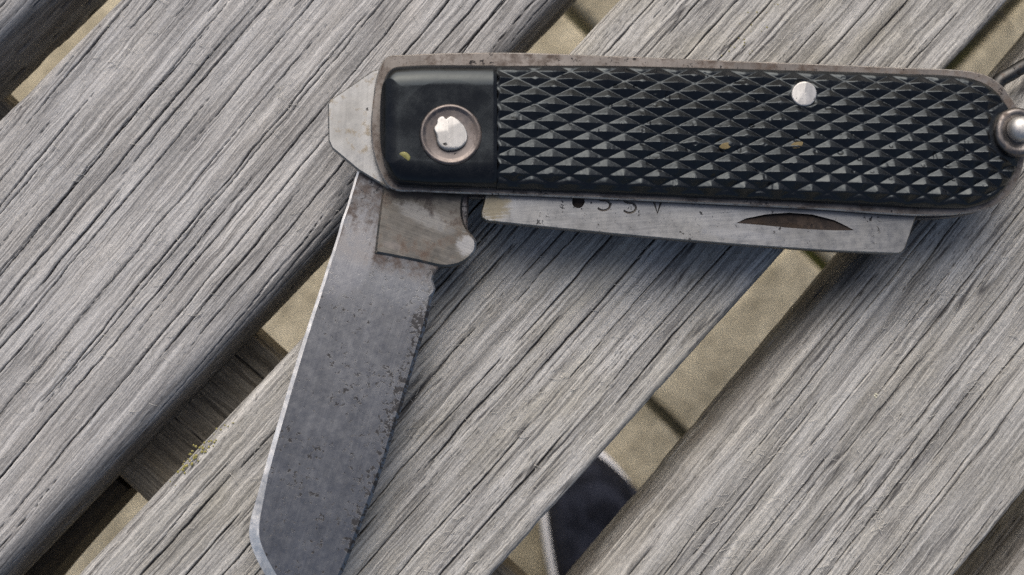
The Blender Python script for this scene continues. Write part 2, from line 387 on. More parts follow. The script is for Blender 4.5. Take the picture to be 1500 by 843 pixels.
def slat(ctr, ang, width, s_fine, s_end, seed, style, mat, ztop=0.0, dt=.125, ds=.42, R=3.2, RR=None, name='slat', thick=BT, parent=None):
    """solid board: rounded cross-section swept along s, with grain, ridges and drying cracks cut into it"""
    rs = np.random.RandomState(seed)
    dirv = np.array([math.cos(ang), math.sin(ang)]); nv = np.array([dirv[1], -dirv[0]])
    h = width / 2; T = thick
    prof, nor, arc = [], [], []
    RR = R if RR is None else RR
    def add(x, z, nx, nz, a): prof.append((x, z)); nor.append((nx, nz)); arc.append(a)
    ql, qr = R * math.pi / 2, RR * math.pi / 2
    for z in np.linspace(-T, -R, 26, endpoint=False): add(-h, z, -1, 0, -h + R - ql + (z + R))
    for a in np.linspace(0, math.pi / 2, max(10, int(ql / .17)), endpoint=False): add(-h + R - R * math.cos(a), -R + R * math.sin(a), -math.cos(a), math.sin(a), -h + R - ql + R * a)
    for x in np.linspace(-h + R, h - RR, int((width - R - RR) / dt), endpoint=False): add(x, 0, 0, 1, x)
    for a in np.linspace(math.pi / 2, 0, max(10, int(qr / .17)), endpoint=False): add(h - RR + RR * math.cos(a), -RR + RR * math.sin(a), math.cos(a), math.sin(a), h - RR + RR * (math.pi / 2 - a))
    for z in np.linspace(-RR, -T, 26): add(h, z, 1, 0, h - RR + qr + (-RR - z))
    prof = np.array(prof); nor = np.array(nor); arc = np.array(arc)
    s = np.concatenate([np.linspace(-s_end, s_fine[0], 40, endpoint=False), np.arange(s_fine[0], s_fine[1], ds), np.linspace(s_fine[1], s_end, 40)])
    S, A = np.meshgrid(s, arc, indexing='ij'); o = seed * 17.3
    flow = style['wave'] * vn(S / 62 + o, A / 30 + o, seed) + style['wave'] * .14 * vn(S / 17 + o, A / 14, seed + 1) + style['skew'] * S + style.get('bend', 0) * S * S / 100
    C = A + flow
    C2 = C + .10 * vn(S / 2.2, A / 2.5 + o, seed + 2) + .05 * vn(S / .8, A / 1.2 + o, seed + 3)
    f1 = vn(C2 / .22 + o, S / 7, seed + 4); f2 = vn(C2 / .55 + o, S / 24, seed + 5); rg = vn(C2 / 1.5 + o, S / 70, seed + 6)
    rough = vn(S / .7, A / .3, seed + 12)
    lnz = np.abs(vn(C2 / style['line_w'] + o, S / style['line_l'], seed + 7)); gate = vn(C / 3.0 + o, S / 18 + o, seed + 8)
    line = np.clip(1.2 - lnz / .11, 0, 1) * np.clip(gate * .9 + style['line_gate'], 0, 1)
    lnz2 = np.abs(vn(C2 / (style['line_w'] * .55) + o, S / (style['line_l'] * .5), seed + 9)); line2 = np.clip(1 - lnz2 / .2, 0, 1) * .5
    crack = np.zeros_like(S)
    lo, hi = C.min(), C.max(); c = lo
    while c < hi:
        c += style['gap'] * rs.uniform(.45, 1.6); pos = -s_end + rs.uniform(0, 60)
        while pos < s_end:
            L = rs.uniform(*style['len']); wd = rs.uniform(*style['cw']); c_ = c + rs.uniform(-.7, .7)
            m = (s > pos) & (s < pos + L)
            if m.any():
                sm = s[m]; x = (sm - pos) / L
                tap = np.minimum(1, np.minimum(x, 1 - x) * 6) ** .7 * (1 + .35 * vn(sm / 3.5, sm * 0 + c, seed + 10))
                mid = c_ + .16 * vn(sm / 6, sm * 0 + c, seed + 11) + .06 * vn(sm / 1.6, sm * 0 + c, seed + 13)
                d = np.abs(C[m] - mid[:, None]) / np.maximum(wd * tap[:, None], .02)
                crack[m] = np.maximum(crack[m], np.clip(1.25 - d, 0, 1) * np.clip(tap[:, None] * 1.6, 0, 1))
            pos += L * rs.uniform(.95, 1.7)
    crack = np.clip(crack, 0, 1)
    hgt = .035 * rough + .05 * f1 * style['rib'] +   .05 * f2 * style['rib'] + .03 * rg * style['rib'] - style['ld'] * line - .10 * line2 * style['rib'] - .75 * crack
    edge_bite = np.clip(vn(S / 5 + o, A * 0 + np.sign(A) * 9, seed + 14) - .66, 0, 1) * np.clip(np.where(A < 0, (-A - h + R) / R, (A - h + RR) / RR), 0, 1)
    hgt = hgt - .6 * edge_bite + .12 * vn(S / 45, A / 18, seed + 15)
    X = prof[None, :, 0] + nor[None, :, 0] * hgt; Z = prof[None, :, 1] + nor[None, :, 1] * hgt
    W = np.stack([ctr[0] + dirv[0] * S + nv[0] * X, ctr[1] + dirv[1] * S + nv[1] * X, ztop + Z], -1)
    ns, na = S.shape
    idx = np.arange(ns * na).reshape(ns, na); nx = np.roll(idx, -1, 1)      # last column closes the underside
    q = np.stack([idx[:-1], nx[:-1], nx[1:], idx[1:]], -1).reshape(-1, 4)
    me = mesh_np(name, W.reshape(-1, 3), q[:, ::-1], extra=[list(idx[0]), list(idx[-1][::-1])])
    attr(me, 'crack', np.clip(np.maximum(crack * 1.4, np.maximum(line * style['lc'], line2 * .3 * style['rib'])), 0, 1))
    attr(me, 'tone', f2 * .5 + f1 * .5 + rg * .2)
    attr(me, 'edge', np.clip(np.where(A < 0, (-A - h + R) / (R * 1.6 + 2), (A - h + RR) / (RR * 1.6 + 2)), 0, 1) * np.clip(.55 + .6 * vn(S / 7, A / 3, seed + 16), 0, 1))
    attr(me, 'grain', np.stack([C2, S, np.full_like(S, seed)], -1), 'FLOAT_VECTOR')
    ob = link(name, me, mat, parent, smooth=0)
    # loose surface fibres: hair-thin splinters lifting off the weathered face
    nf = style.get('fuzz', 0)
    if nf:
        fs, fq = [], []
        cl = rs.uniform(-1, 1, (26, 2)) * [90, h - 3]
        for _ in range(nf):
            if rs.rand() < .65: k = cl[rs.randint(26)]; a0 = k[0] + rs.normal(0, 5); b0 = k[1] + rs.normal(0, 1.6)
            else: a0 = rs.uniform(s_fine[0], s_fine[1]); b0 = rs.uniform(-h + 2, h - 2)
            if abs(b0) > h - 2: continue
            L = rs.uniform(.5, 2.0); an = rs.normal(0, .75); wd = rs.uniform(.022, .045); dx, dy = math.cos(an), math.sin(an); cv = rs.normal(0, .35)
            zz = rs.uniform(.08, .3); b_ = len(fs)
            for k in range(4):
                f = k / 3; ax = a0 + dx * L * f - dy * cv * f * f; ay = b0 + dy * L * f + dx * cv * f * f
                for e, zo in ((-1, 0), (0, wd * 1.6), (1, 0)):
                    x_ = ax - dy * wd * e * (1 - .6 * f); y_ = ay + dx * wd * e * (1 - .6 * f)
                    fs.append((ctr[0] + dirv[0] * x_ + nv[0] * y_, ctr[1] + dirv[1] * x_ + nv[1] * y_, ztop + .06 + zz * math.sin(f * 2.6) + zo))
            for k in range(3):
                for e in (0, 1): fq.append((b_ + k * 3 + e, b_ + k * 3 + e + 1, b_ + k * 3 + e + 4, b_ + k * 3 + e + 3))
                fq.append((b_ + k * 3 + 2, b_ + k * 3, b_ + k * 3 + 3, b_ + k * 3 + 5))
        tag(link('wood_fibres', mesh_np('wood_fibres', fs, fq), M_fibre, ob), kind='stuff')
    return ob

tf = NT('pale_fibre'); M_fibre = tf.set(Base_Color=(.52, .51, .48), Roughness=.8)
SM = dict(wave=.6, skew=.075, gap=2.1, len=(18, 100), cw=(.05, .12), line_w=.60, line_l=40, line_gate=.32, rib=.25, ld=.08, lc=.55, fuzz=900)
RG = dict(wave=.45, skew=.015, gap=3.4, len=(15, 60), cw=(.055, .14), line_w=.48, line_l=34, line_gate=.70, rib=.30, ld=.12, lc=.85, fuzz=800)
PL = dict(wave=.5, skew=.03, gap=2.6, len=(12, 60), cw=(.045, .11), line_w=.5, line_l=32, line_gate=.60, rib=.28, ld=.10, lc=.78, fuzz=1300)
def sl_ctr(off): return N * off
R_ = math.radians
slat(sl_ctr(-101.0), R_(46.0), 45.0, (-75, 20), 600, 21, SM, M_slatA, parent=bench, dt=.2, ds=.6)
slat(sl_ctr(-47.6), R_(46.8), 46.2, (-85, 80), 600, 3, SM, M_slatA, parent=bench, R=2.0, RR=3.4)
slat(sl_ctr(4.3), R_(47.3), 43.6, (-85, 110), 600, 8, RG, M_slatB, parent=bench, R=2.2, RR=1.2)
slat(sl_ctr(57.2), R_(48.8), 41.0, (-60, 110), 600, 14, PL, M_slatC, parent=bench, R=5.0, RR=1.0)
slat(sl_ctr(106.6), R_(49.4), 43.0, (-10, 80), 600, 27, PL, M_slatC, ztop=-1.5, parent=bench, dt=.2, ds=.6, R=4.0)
for k in range(2):          # rest of the seat, unseen at left, added to shade the paving below
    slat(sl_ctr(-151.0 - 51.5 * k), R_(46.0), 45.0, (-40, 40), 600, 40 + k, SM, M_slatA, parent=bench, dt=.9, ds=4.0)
def flakes(parent, cx, cy, spread, n, mat, seed, z=.12, size=(.10, .28)):
    r_ = np.random.RandomState(seed); p0 = at(cx, cy, 0); co, q = [], []
    for _ in range(n):
        a = r_.normal(0, spread[0]); b = r_.normal(0, spread[1]); x = p0.x + (U * a + N * b)[0]; y = p0.y + (U * a + N * b)[1]; k = len(co); rr = r_.uniform(*size)
        for j in range(6): t_ = j * math.pi / 3 + r_.uniform(-.3, .3); f = rr * r_.uniform(.6, 1.2); co.append((x + f * math.cos(t_), y + f * math.sin(t_), z - .2))
        co.append((x, y, z + rr * .35)); q += [(k + j, k + (j + 1) % 6, k + 6) for j in range(6)]
    tag(link('lichen', mesh_np('lichen', co, tris=q), mat, parent), kind='stuff')
tli = NT('yellow_lichen'); M_lich = tli.set(Base_Color=(.24, .22, .075), Roughness=.9)
tlg = NT('grey_lichen'); M_lichg = tlg.set(Base_Color=(.46, .45, .36), Roughness=.9)
SL = sorted([o for o in bench.children if o.name.startswith('slat')], key=lambda o: o.name)
flakes(SL[2], 295, 660, (2.8, .45), 60, M_lich, 3, size=(.08, .26)); flakes(SL[2], 1085, 60, (5, 1.2), 30, M_lich, 4, size=(.05, .16))
flakes(SL[4], 1466, 752, (1.8, .5), 26, M_lichg, 5, z=-2.6, size=(.1, .3)); flakes(SL[3], 1283, 581, (.3, .2), 4, M_lichg, 6, size=(.1, .22))
flakes(SL[1], 188, 60, (3, 2.0), 26, M_lichg, 7, size=(.04, .12))
# cross rail under the slats (its grain runs across them) and the leg below it
RL = dict(wave=.8, skew=.02, gap=14, len=(8, 30), cw=(.08, .16), line_w=.9, line_l=8, line_gate=.2, rib=1.2, ld=.12, lc=.45)
rc = at(283, 615, -BT); rail_n = float(np.dot(N, rc[:2])); rail_u = float(np.dot(U, rc[:2]))
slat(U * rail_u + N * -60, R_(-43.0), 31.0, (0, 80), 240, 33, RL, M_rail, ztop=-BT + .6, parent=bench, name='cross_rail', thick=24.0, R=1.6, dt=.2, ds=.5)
def beam(name, pts, wd, dp, mat, parent):
    """square post along a path of (u, n, z)"""
    p = np.array([[*(U * a + N * b), c] for a, b, c in pts]); p = catmull(p, 6.0, closed=False); n = len(p)
    t = np.gradient(p, axis=0); t /= np.linalg.norm(t, axis=1, keepdims=True); side = np.array([*N, 0.0]); co = []
    prof = [(-1, -.86), (-.86, -1), (.86, -1), (1, -.86), (1, .86), (.86, 1), (-.86, 1), (-1, .86)]
    for k in range(n):
        up = np.cross(side, t[k]); up /= np.linalg.norm(up)
        for a, b in prof: co.append(p[k] + side * a * wd / 2 + up * b * dp / 2)
    i = np.arange(8); j = (i + 1) % 8
    q = np.concatenate([np.stack([k * 8 + i, k * 8 + j, k * 8 + 8 + j, k * 8 + 8 + i], 1) for k in range(n - 1)])
    return link(name, mesh_np(name, co, q, extra=[list(i[::-1]), list((n - 1) * 8 + i)]), mat, parent, smooth=30)
tl = NT('dark_leg_wood'); ol = tl.obj(1000)
M_leg = tl.set(Base_Color=tl.mix(tl.noise(ol, .3, 5, .65), (.03, .025, .02), (.10, .085, .065)), Roughness=.85, Normal=tl.bump(tl.noise(ol, .8, 5, .7), .6, .0006))
beam('leg', [(rail_u - 12, -250, -44), (rail_u - 14, -250, -150), (rail_u - 20, -252, -300), (rail_u - 32, -256, GZ)], 46, 34, M_leg, bench)
beam('leg', [(rail_u - 12, 112, -44), (rail_u - 14, 112, -150), (rail_u - 20, 114, -300), (rail_u - 32, 118, GZ)], 46, 34, M_leg, bench)
beam('brace', [(rail_u - 15, -31.5, -32), (rail_u - 34, -30.5, -34), (rail_u - 56, -28.5, -40), (rail_u - 84, -27, -56)], 22, 16, M_leg, bench)

# ------------------------------------------------------------------ the shoe on the paving
tn = NT('navy_suede'); on = tn.obj(1000)
M_navy = tn.set(Base_Color=tn.mix(tn.rng(tn.noise(on, .05, 5, .65), .4, .65), (.004, .005, .010), (.030, .034, .052)), Roughness=.75, Specular_IOR_Level=.2, Normal=tn.bump(tn.noise(on, 1.2, 4, .7), .4, .0006))
tw = NT('white_rubber'); ow = tw.obj(1000)
M_rubber = tw.set(Base_Color=tw.mix(tw.noise(ow, .1, 4, .6), (.68, .68, .70), (.82, .82, .84)), Roughness=.5)
def shoe(tip, heading):
    """low shoe: rings of an asymmetric sole outline; tip = front end (mm), heading = angle the toe points to"""
    c, s_ = math.cos(heading), math.sin(heading)
    st = [(0, 0), (3, 7), (10, 14), (22, 20), (40, 25), (65, 30), (95, 37), (130, 37), (165, 33), (200, 33), (230, 31), (248, 22), (255, 9), (256, 0)]
    x = np.array([a for a, b in st], float); y = np.array([b for a, b in st], float)
    th = np.linspace(0, 1, 90); xx = 256 * (1 - np.cos(th * math.pi)) / 2; yy = np.interp(xx, x, y); yy[0] = yy[-1] = 0
    yy = np.convolve(np.pad(yy, 3, mode='edge'), np.ones(7) / 7, 'valid'); yy[0] = yy[-1] = 0
    out = np.concatenate([np.stack([xx, yy], 1), np.stack([xx[::-1][1:-1], -yy[::-1][1:-1] * .93], 1)])
    def wpos(o, z): return np.stack([tip[0] - c * o[:, 0] - s_ * o[:, 1], tip[1] - s_ * o[:, 0] + c * o[:, 1], z], 1)
    root = tag(empty('shoe', (*tip, GZ + 3)), 'navy blue shoe with white rubber sole rim on the paving under the bench', 'shoe')
    n = len(out); nr = normals2(out); nr = -nr if area2(out) < 0 else nr
    def rings(spec):
        r = [wpos(f(out), np.full(n, z) if np.isscalar(z) else z(out)) for f, z in spec]
        i = np.arange(n); j = (i + 1) % n
        q = np.concatenate([np.stack([k * n + i, k * n + j, (k + 1) * n + j, (k + 1) * n + i], 1) for k in range(len(r) - 1)])
        return mesh_np('shoe', np.concatenate(r), q, extra=[list(i[::-1]), list((len(r) - 1) * n + i)])
    z0 = GZ + 1.2
    link('sole', rings([(lambda o: o - nr * 3, z0), (lambda o: o, z0 + 2), (lambda o: o + nr * .8, z0 + 12), (lambda o: o, z0 + 20), (lambda o: o - nr * 4, z0 + 22)]), M_rubber, root, smooth=50)
    mid = np.array([128.0, 0.0])
    def sh(kx, ky, x0=0): return lambda o: np.stack([x0 + (o[:, 0] - 128) * kx + 128, o[:, 1] * np.where(o[:, 1] < 0, ky * (1 + .16 * np.clip((o[:, 0] - 12) / 25, 0, 1)), ky)], 1)
    def hz(a, b): return lambda o: z0 + 18 + a + (b - a) * np.clip((o[:, 0] - 30) / 110, 0, 1) ** 1.2
    up = rings([(sh(.975, .93), z0 + 16), (sh(.972, .925), hz(6, 14)), (sh(.955, .87), hz(14, 28)), (sh(.92, .74), hz(21, 42)), (sh(.86, .52), hz(25, 54)), (sh(.78, .25), hz(27, 60)), (sh(.7, .08), hz(27.5, 62))])
    link('upper', up, M_navy, root, smooth=0)
    return root
tpx = at(822, 640, GZ + 15)
shoe((tpx.x, tpx.y), math.radians(112))

# ------------------------------------------------------------------ small dry twigs lying on the paving
tt = NT('dry_twig'); M_twig = tt.set(Base_Color=(.035, .03, .022), Roughness=.8)
def twig(pts, r, label):
    p = np.array([[*at(x, y, GZ + 1.5)[:2], GZ + 1.6 + h] for x, y, h in pts]); p = catmull(p, 1.0, closed=False)
    o = link('twig', tube(p, np.linspace(r, r * .35, len(p)), 7), M_twig, None, smooth=0, base=(p[0][0], p[0][1], GZ))
    tag(o, label, 'twig', 'twigs on the paving')
twig([(1448, 22, 0), (1455, 17, 1), (1461, 18, 2), (1468, 25, 1), (1484, 44, 0)], .8, 'thin dark hooked twig lying between the slats above the knife')
twig([(1476, -8, 0), (1480, 1, 1), (1483, 9, 0)], .7, 'short straight dark twig stub at the top edge near the hooked twig')

# ------------------------------------------------------------------ the knife
ZB = 2.2                     # underside of the handle, held off the wood by the lower washer and the shackle
Z_LB, Z_MID0, Z_MID1, Z_LT = ZB + 3.4, ZB + 4.4, ZB + 7.9, ZB + 8.9     # lower liner, blade space, top of upper liner
kb = at(1000, 195, 0)
knife = tag(empty('pocket_knife', (kb.x, kb.y, 0)), 'old steel pocket knife with black checkered handle, large blade open, on bench slats', 'knife')
BL_AN = math.atan2(at(500, 843).y - at(640, 390).y, at(500, 843).x - at(640, 390).x)

M_liner = steel('liner_steel', (.165, .152, .142), .42, .62, 1.3, .5, (.07, .052, .042), seed=3, brush=.2)
M_tip = steel('worn_tip_steel', (.29, .292, .29), .40, .70, 1.0, .12, (.2, .16, .10), seed=7, rz=.05, brush=.35, tarnish=((.19, .185, .165), .2))
RZ = -(BL_AN + math.pi / 2)
def blade_co(x, y):
    p = at(x, y, ZB + 6.0) - Vector((kb.x, kb.y, 0)); return Matrix.Rotation(RZ, 3, 'Z') @ p
ex = blade_co(577, 620).x; ty = [blade_co(600, y).y for y in (418, 398, 262, 240)]
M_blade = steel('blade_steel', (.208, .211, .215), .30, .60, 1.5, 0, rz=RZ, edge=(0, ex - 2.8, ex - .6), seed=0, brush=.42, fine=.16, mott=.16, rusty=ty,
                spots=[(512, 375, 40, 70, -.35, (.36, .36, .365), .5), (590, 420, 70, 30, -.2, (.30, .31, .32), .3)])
M_bevel = steel('bevel_glint_steel', (.92, .90, .87), .45, .74, 1.3, 0, seed=31, brush=.25)
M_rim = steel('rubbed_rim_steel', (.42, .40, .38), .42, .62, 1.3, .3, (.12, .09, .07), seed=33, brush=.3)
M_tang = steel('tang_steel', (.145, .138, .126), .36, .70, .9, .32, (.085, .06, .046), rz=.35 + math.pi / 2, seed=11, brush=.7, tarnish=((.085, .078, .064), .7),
               spots=[(685, 360, 17, 19, 0, (.30, .30, .30), .85), (622, 318, 45, 13, -.45, (.23, .228, .22), .6), (575, 360, 16, 6, -.2, (.2, .18, .17), .4)])  # polished lug and streak: their highlights are put into the colour
M_small = steel('folded_blade_steel', (.27, .274, .276), .38, .62, 1.5, .0, seed=19, rz=1.5, brush=.3, tarnish=((.20, .195, .175), .3),
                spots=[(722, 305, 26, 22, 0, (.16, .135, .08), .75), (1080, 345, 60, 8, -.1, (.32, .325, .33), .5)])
M_nick = steel('rusty_recess', (.04, .032, .028), .5, .6, 1.4, .6, (.02, .014, .012), seed=23)
M_washer = steel('brown_washer', (.14, .125, .12), .36, .70, 1.4, .3, (.08, .064, .058), seed=29, brush=.1)
M_rivet = steel('bright_rivet', (.45, .445, .435), .5, .62, 1.3, 0, seed=37, brush=.3, mott=.3)
M_eye = steel('grey_eye_steel', (.19, .175, .165), .36, .68, 1.4, .2, (.09, .07, .06), seed=43, brush=.2)
M_shackle = steel('dark_wire', (.085, .084, .082), .40, .60, 1.2, .2, seed=41, brush=.1)
M_bolster = bakelite('polished_bakelite', .12, .06, .10, .30)
M_check = bakelite('checkered_bakelite', .23, .02, .18, .38)

LINER = [(566, 84), (600, 80), (740, 77), (900, 82), (1100, 90), (1300, 98), (1435, 107), (1462, 120), (1484, 146), (1498, 178), (1503, 215), (1497, 252), (1480, 284), (1455, 303), (1415, 313), (1345, 316),
         (1200, 307), (1000, 297), (800, 288), (620, 281), (574, 277), (557, 255), (547, 225), (543, 190), (546, 150), (553, 108)]
ol_t = catmull(px(LINER, Z_LT), .5)
lt = link('liner', plate(ol_t, Z_MID1, Z_LT, .2), M_liner, knife, smooth=12)
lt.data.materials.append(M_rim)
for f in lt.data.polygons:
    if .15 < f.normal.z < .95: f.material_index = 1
ol_b = catmull(px(LINER, Z_LT), .8)
link('liner', plate(ol_b, Z_LB, Z_MID0, .15), M_liner, knife, smooth=12)
# back spring between the liners, along the upper edge
SPR = [(572, 84), (740, 79), (1100, 92), (1435, 109), (1480, 145), (1500, 200), (1470, 200), (1430, 150), (1100, 124), (740, 110), (600, 118)]
link('back_spring', plate(poly_resample(px(SPR, Z_MID1), 2), Z_MID0, Z_MID1, .1), M_liner, knife, smooth=12)
# lower scale: same outline, smooth
cc = ol_b.mean(0)
low = (ol_b - cc) * [.985, .93] + cc
def flip(me, z):                                    # chamfer to the underside
    for v in me.vertices: v.co.z = 2 * z * MM - v.co.z
    me.flip_normals(); return me
link('rear_scale', flip(plate(low, ZB, Z_LB, 1.1), (ZB + Z_LB) / 2), M_bolster, knife, smooth=12)

# --- upper scale: two mouldings, a plain bolster end and the checkered grip
TOP = np.array(px([(556, 190), (557, 150), (562, 118), (574, 100), (600, 96), (728, 95), (900, 95), (1100, 100), (1300, 106), (1420, 113), (1452, 126), (1475, 152), (1490, 183), (1497, 208)], Z_LT + 1.5))
BOT = np.array(px([(556, 190), (559, 225), (567, 252), (581, 269), (610, 273), (728, 276), (1000, 287), (1200, 296), (1370, 304), (1425, 303), (1463, 288), (1485, 258), (1495, 228), (1497, 208)], Z_LT + 1.5))
tc_, bc_ = catmull(TOP, .25, closed=False), catmull(BOT, .25, closed=False)
def ytop(x): return np.interp(x, tc_[:, 0], tc_[:, 1])
def ybot(x): return np.interp(x, bc_[:, 0], bc_[:, 1])
XS, XE = tc_[0, 0], tc_[-1, 0]
XSPLIT = at(728, 190, Z_LT + 2.5).x
PXMM = (at(1100, 190, Z_LT + 3).x - at(1000, 190, Z_LT + 3).x) / 100
def scale_half(name, xs, kind):
    nv = 230; v = np.linspace(0, 1, nv)
    yt, yb = ytop(xs), ybot(xs)
    X, V = np.meshgrid(xs, v, indexing='ij'); Y = yb[:, None] + (yt - yb)[:, None] * V
    hw = np.maximum((yt - yb)[:, None] / 2, .01)
    dy = np.minimum(Y - yb[:, None], yt[:, None] - Y)                 # mm in from the long edges
    if kind == 'plain':
        dx = np.minimum(X - XS + .02, 99); r = 3.4
        de = np.minimum(dy, 1e9); dl = X - XS
        e = np.minimum(de, dl * 1.15 + .0)
        k = np.clip(e / r, 0, 1); zz = 1.15 + 2.35 * np.sqrt(np.clip(1 - (1 - k) ** 2, 0, 1))
        # soft pillow: the right-hand rim rises to a crisp lip, the field is dished round the washer
        pc = at(660, 197, Z_LT + 3); rr = np.hypot(X - pc.x, Y - pc.y)
        zz = zz - .3 * np.clip(1 - rr / 7.5, 0, 1) * k
        zz = zz - .25 * np.clip((X - (XSPLIT - .5)) / .5, 0, 1) + .03 * vn(X / 3, Y / 3, 5)
    else:
        ex = np.clip((XE - X) / 9.0, 0, 1); end = np.sqrt(np.clip(1 - (1 - ex) ** 2, 0, 1))
        r = 3.6; k = np.clip(dy / r, 0, 1); dome = np.sqrt(np.clip(1 - (1 - k) ** 2, 0, 1))
        zz = .8 + 1.55 * np.minimum(dome, end) + .75 * (1 - (1 - np.clip(dy / 9.3, 0, 1)) ** 2) * end
        ax = np.array([at(1400, 208, Z_LT + 3).x - at(800, 189, Z_LT + 3).x, at(1400, 208, Z_LT + 3).y - at(800, 189, Z_LT + 3).y]); ax /= np.linalg.norm(ax)
        xl = (X - XSPLIT) * ax[0] + (Y - 22) * ax[1]; yl = -(X - XSPLIT) * ax[1] + (Y - 22) * ax[0]
        xl = xl + .12 * vn(X / 9, Y / 5, 41); yl = yl + .07 * vn(X / 8, Y / 4, 42)
        pxw = np.interp(xl, [0, 72], [53.5, 49.5]) * PXMM; phase = xl / pxw; pyw = 25.2 * PXMM
        p = phase + yl / pyw; q = phase - yl / pyw
        cp, cq = np.floor(p), np.floor(q); a = 2 * (p - cp) - 1; b = 2 * (q - cq) - 1
        rnd = hash2(cp.astype(np.int64), cq.astype(np.int64), 77); rnd2 = hash2(cp.astype(np.int64), cq.astype(np.int64), 78)
        ht = 1 - (np.abs(a + .06 * (rnd - .5)) ** 7 + np.abs(b + .06 * (rnd2 - .5)) ** 7) ** (1 / 7)
        ht = ht * (1 - .22 * np.clip(vn(X / 11 + 3, Y / 7, 46) + .1, 0, 1))
        ht = np.clip(ht - .03, 0, 1)
        cap = .72 + .26 * rnd - .16 * np.clip(vn(X / 14, Y / 6, 43), 0, 1); ht = np.where(ht > cap, cap + (ht - cap) * .18, ht)
        chip = np.clip(vn(X / .9, Y / .9, 44) - .72, 0, 1) * 1.1
        amp = .78 * np.clip(dy / 1.3, .12, 1) * np.clip((X - XSPLIT) / .5, 0, 1) * np.clip((XE - X) / 1.2 + .1, 0, 1)
        # the moulding is flat round the two pins
        for (cx, cy, rad) in ((1178, 138, 1.75), (1492, 193, 4.2)):
            c_ = at(cx, cy, Z_LT + 3); amp = amp * np.clip((np.hypot(X - c_.x, Y - c_.y) - rad) / .5, 0, 1)
        zz = zz + amp * (ht - .15 - chip * .5) + .012 * vn(X / .35, Y / .35, 45)
    Z = Z_LT + zz; nx = len(xs)
    co = np.stack([X, Y, Z], -1).reshape(-1, 3); idx = np.arange(nx * nv).reshape(nx, nv)
    q = [np.stack([idx[:-1, :-1], idx[1:, :-1], idx[1:, 1:], idx[:-1, 1:]], -1).reshape(-1, 4)]
    rim = np.concatenate([idx[:, 0], idx[-1, 1:], idx[::-1, -1][1:], idx[0, ::-1][1:-1]])
    n0 = len(co); bot = co[rim].copy(); bot[:, 2] = Z_LT + .01; co = np.concatenate([co, bot]); m = len(rim); i = np.arange(m); j = (i + 1) % m
    q.append(np.stack([rim[j], rim[i], n0 + i, n0 + j], 1))
    return link(name, mesh_np(name, co, np.concatenate(q), extra=[list((n0 + i)[::-1])]), M_bolster if kind == 'plain' else M_check, knife, smooth=55 if kind == 'plain' else 34)
th = np.linspace(0, math.pi / 2, 60)
xs_plain = np.concatenate([XS + 2.0 * (1 - np.cos(th)), np.arange(XS + 2.06, XSPLIT - .08, .1), [XSPLIT - .06]])
scale_half('bolster', xs_plain, 'plain')
xs_chk = np.concatenate([np.arange(XSPLIT, XE - 4.0, .085), XE - 4.0 + 4.0 * np.sin(np.linspace(0, math.pi / 2, 70)) * .9995])
scale_half('checkered_scale', xs_chk, 'check')

# --- flat screwdriver tip beyond the left end
TIP = [(560, 100), (545, 104), (484, 146), (480, 153), (481, 206), (486, 217), (524, 249), (568, 276), (640, 270), (640, 110)]
link('screwdriver_tip', plate(poly_resample(px(TIP, Z_MID1 - .3), .8), Z_MID1 - 1.9, Z_MID1 - .3, .18), M_tip, knife, smooth=12)

# --- open main blade
zm1 = ZB + 6.0; zm0 = zm1 - 2.0
BL_LEFT = [(545, 190), (524, 250), (505, 310), (478, 395), (440, 510), (405, 625), (378, 720), (365, 768), (364, 786), (369, 806), (383, 836), (405, 868), (430, 884)]
BL_RIGHT = [(455, 886), (477, 878), (500, 843), (530, 768), (560, 688), (590, 592), (612, 520), (631, 452), (633, 436), (638, 424), (634, 410), (639, 398), (648, 389), (676, 384), (686, 300), (690, 190)]
lp = np.array(px(BL_LEFT + BL_RIGHT, zm1)); sm_ = catmull(lp[:28], .6, closed=False)
bo = np.concatenate([sm_, lp[28:]])
bo[:, 0] += .07 * vn(bo[:, 1] / 2.2, bo[:, 0] * 0 + 3, 9) * (bo[:, 0] > at(470, 600, zm1).x)
def bev(o):
    ll = np.array(px(BL_LEFT[1:], zm1)); d = np.array([np.min(np.linalg.norm(catmull(ll, .6, closed=False) - p, axis=1)) for p in o])
    rr = np.array(px(BL_RIGHT[2:9], zm1)); dr = np.array([np.min(np.linalg.norm(catmull(rr, .6, closed=False) - p, axis=1)) for p in o])
    yk = np.interp(o[:, 1], [at(0, 780, zm1).y, at(0, 700, zm1).y, at(0, 300, zm1).y], [1.45, .75, .32])
    return np.where(d < .5, yk, np.where(dr < .5, .5, .25))
blade_me = plate(bo, zm0, zm1, bev, drop=lambda o: np.minimum(bev(o) * .62, 1.2))
main = link('main_blade', blade_me, M_blade, knife, smooth=12)
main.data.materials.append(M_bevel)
for f in main.data.polygons:                        # left-edge ground bevel: its bright sky glint is put into the steel colour
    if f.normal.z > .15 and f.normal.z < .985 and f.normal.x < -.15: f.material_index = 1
# raised tang block with its kick spur
TANG = [(563, 262), (557, 300), (552, 340), (549, 371), (572, 375), (612, 383), (652, 391), (674, 387), (688, 378), (697, 366), (697, 352), (688, 340), (680, 326), (677, 308), (680, 286), (690, 262)]
ta = np.array(px(TANG, zm1 + .35))
tg_o = poly_resample(np.concatenate([ta[:4], catmull(ta[3:], .35, closed=False)[1:]]), .45)
link('tang', plate(tg_o, zm1 - 1.6, zm1 + .35, .3, drop=lambda o: np.full(len(o), .22)), M_tang, main, smooth=12)

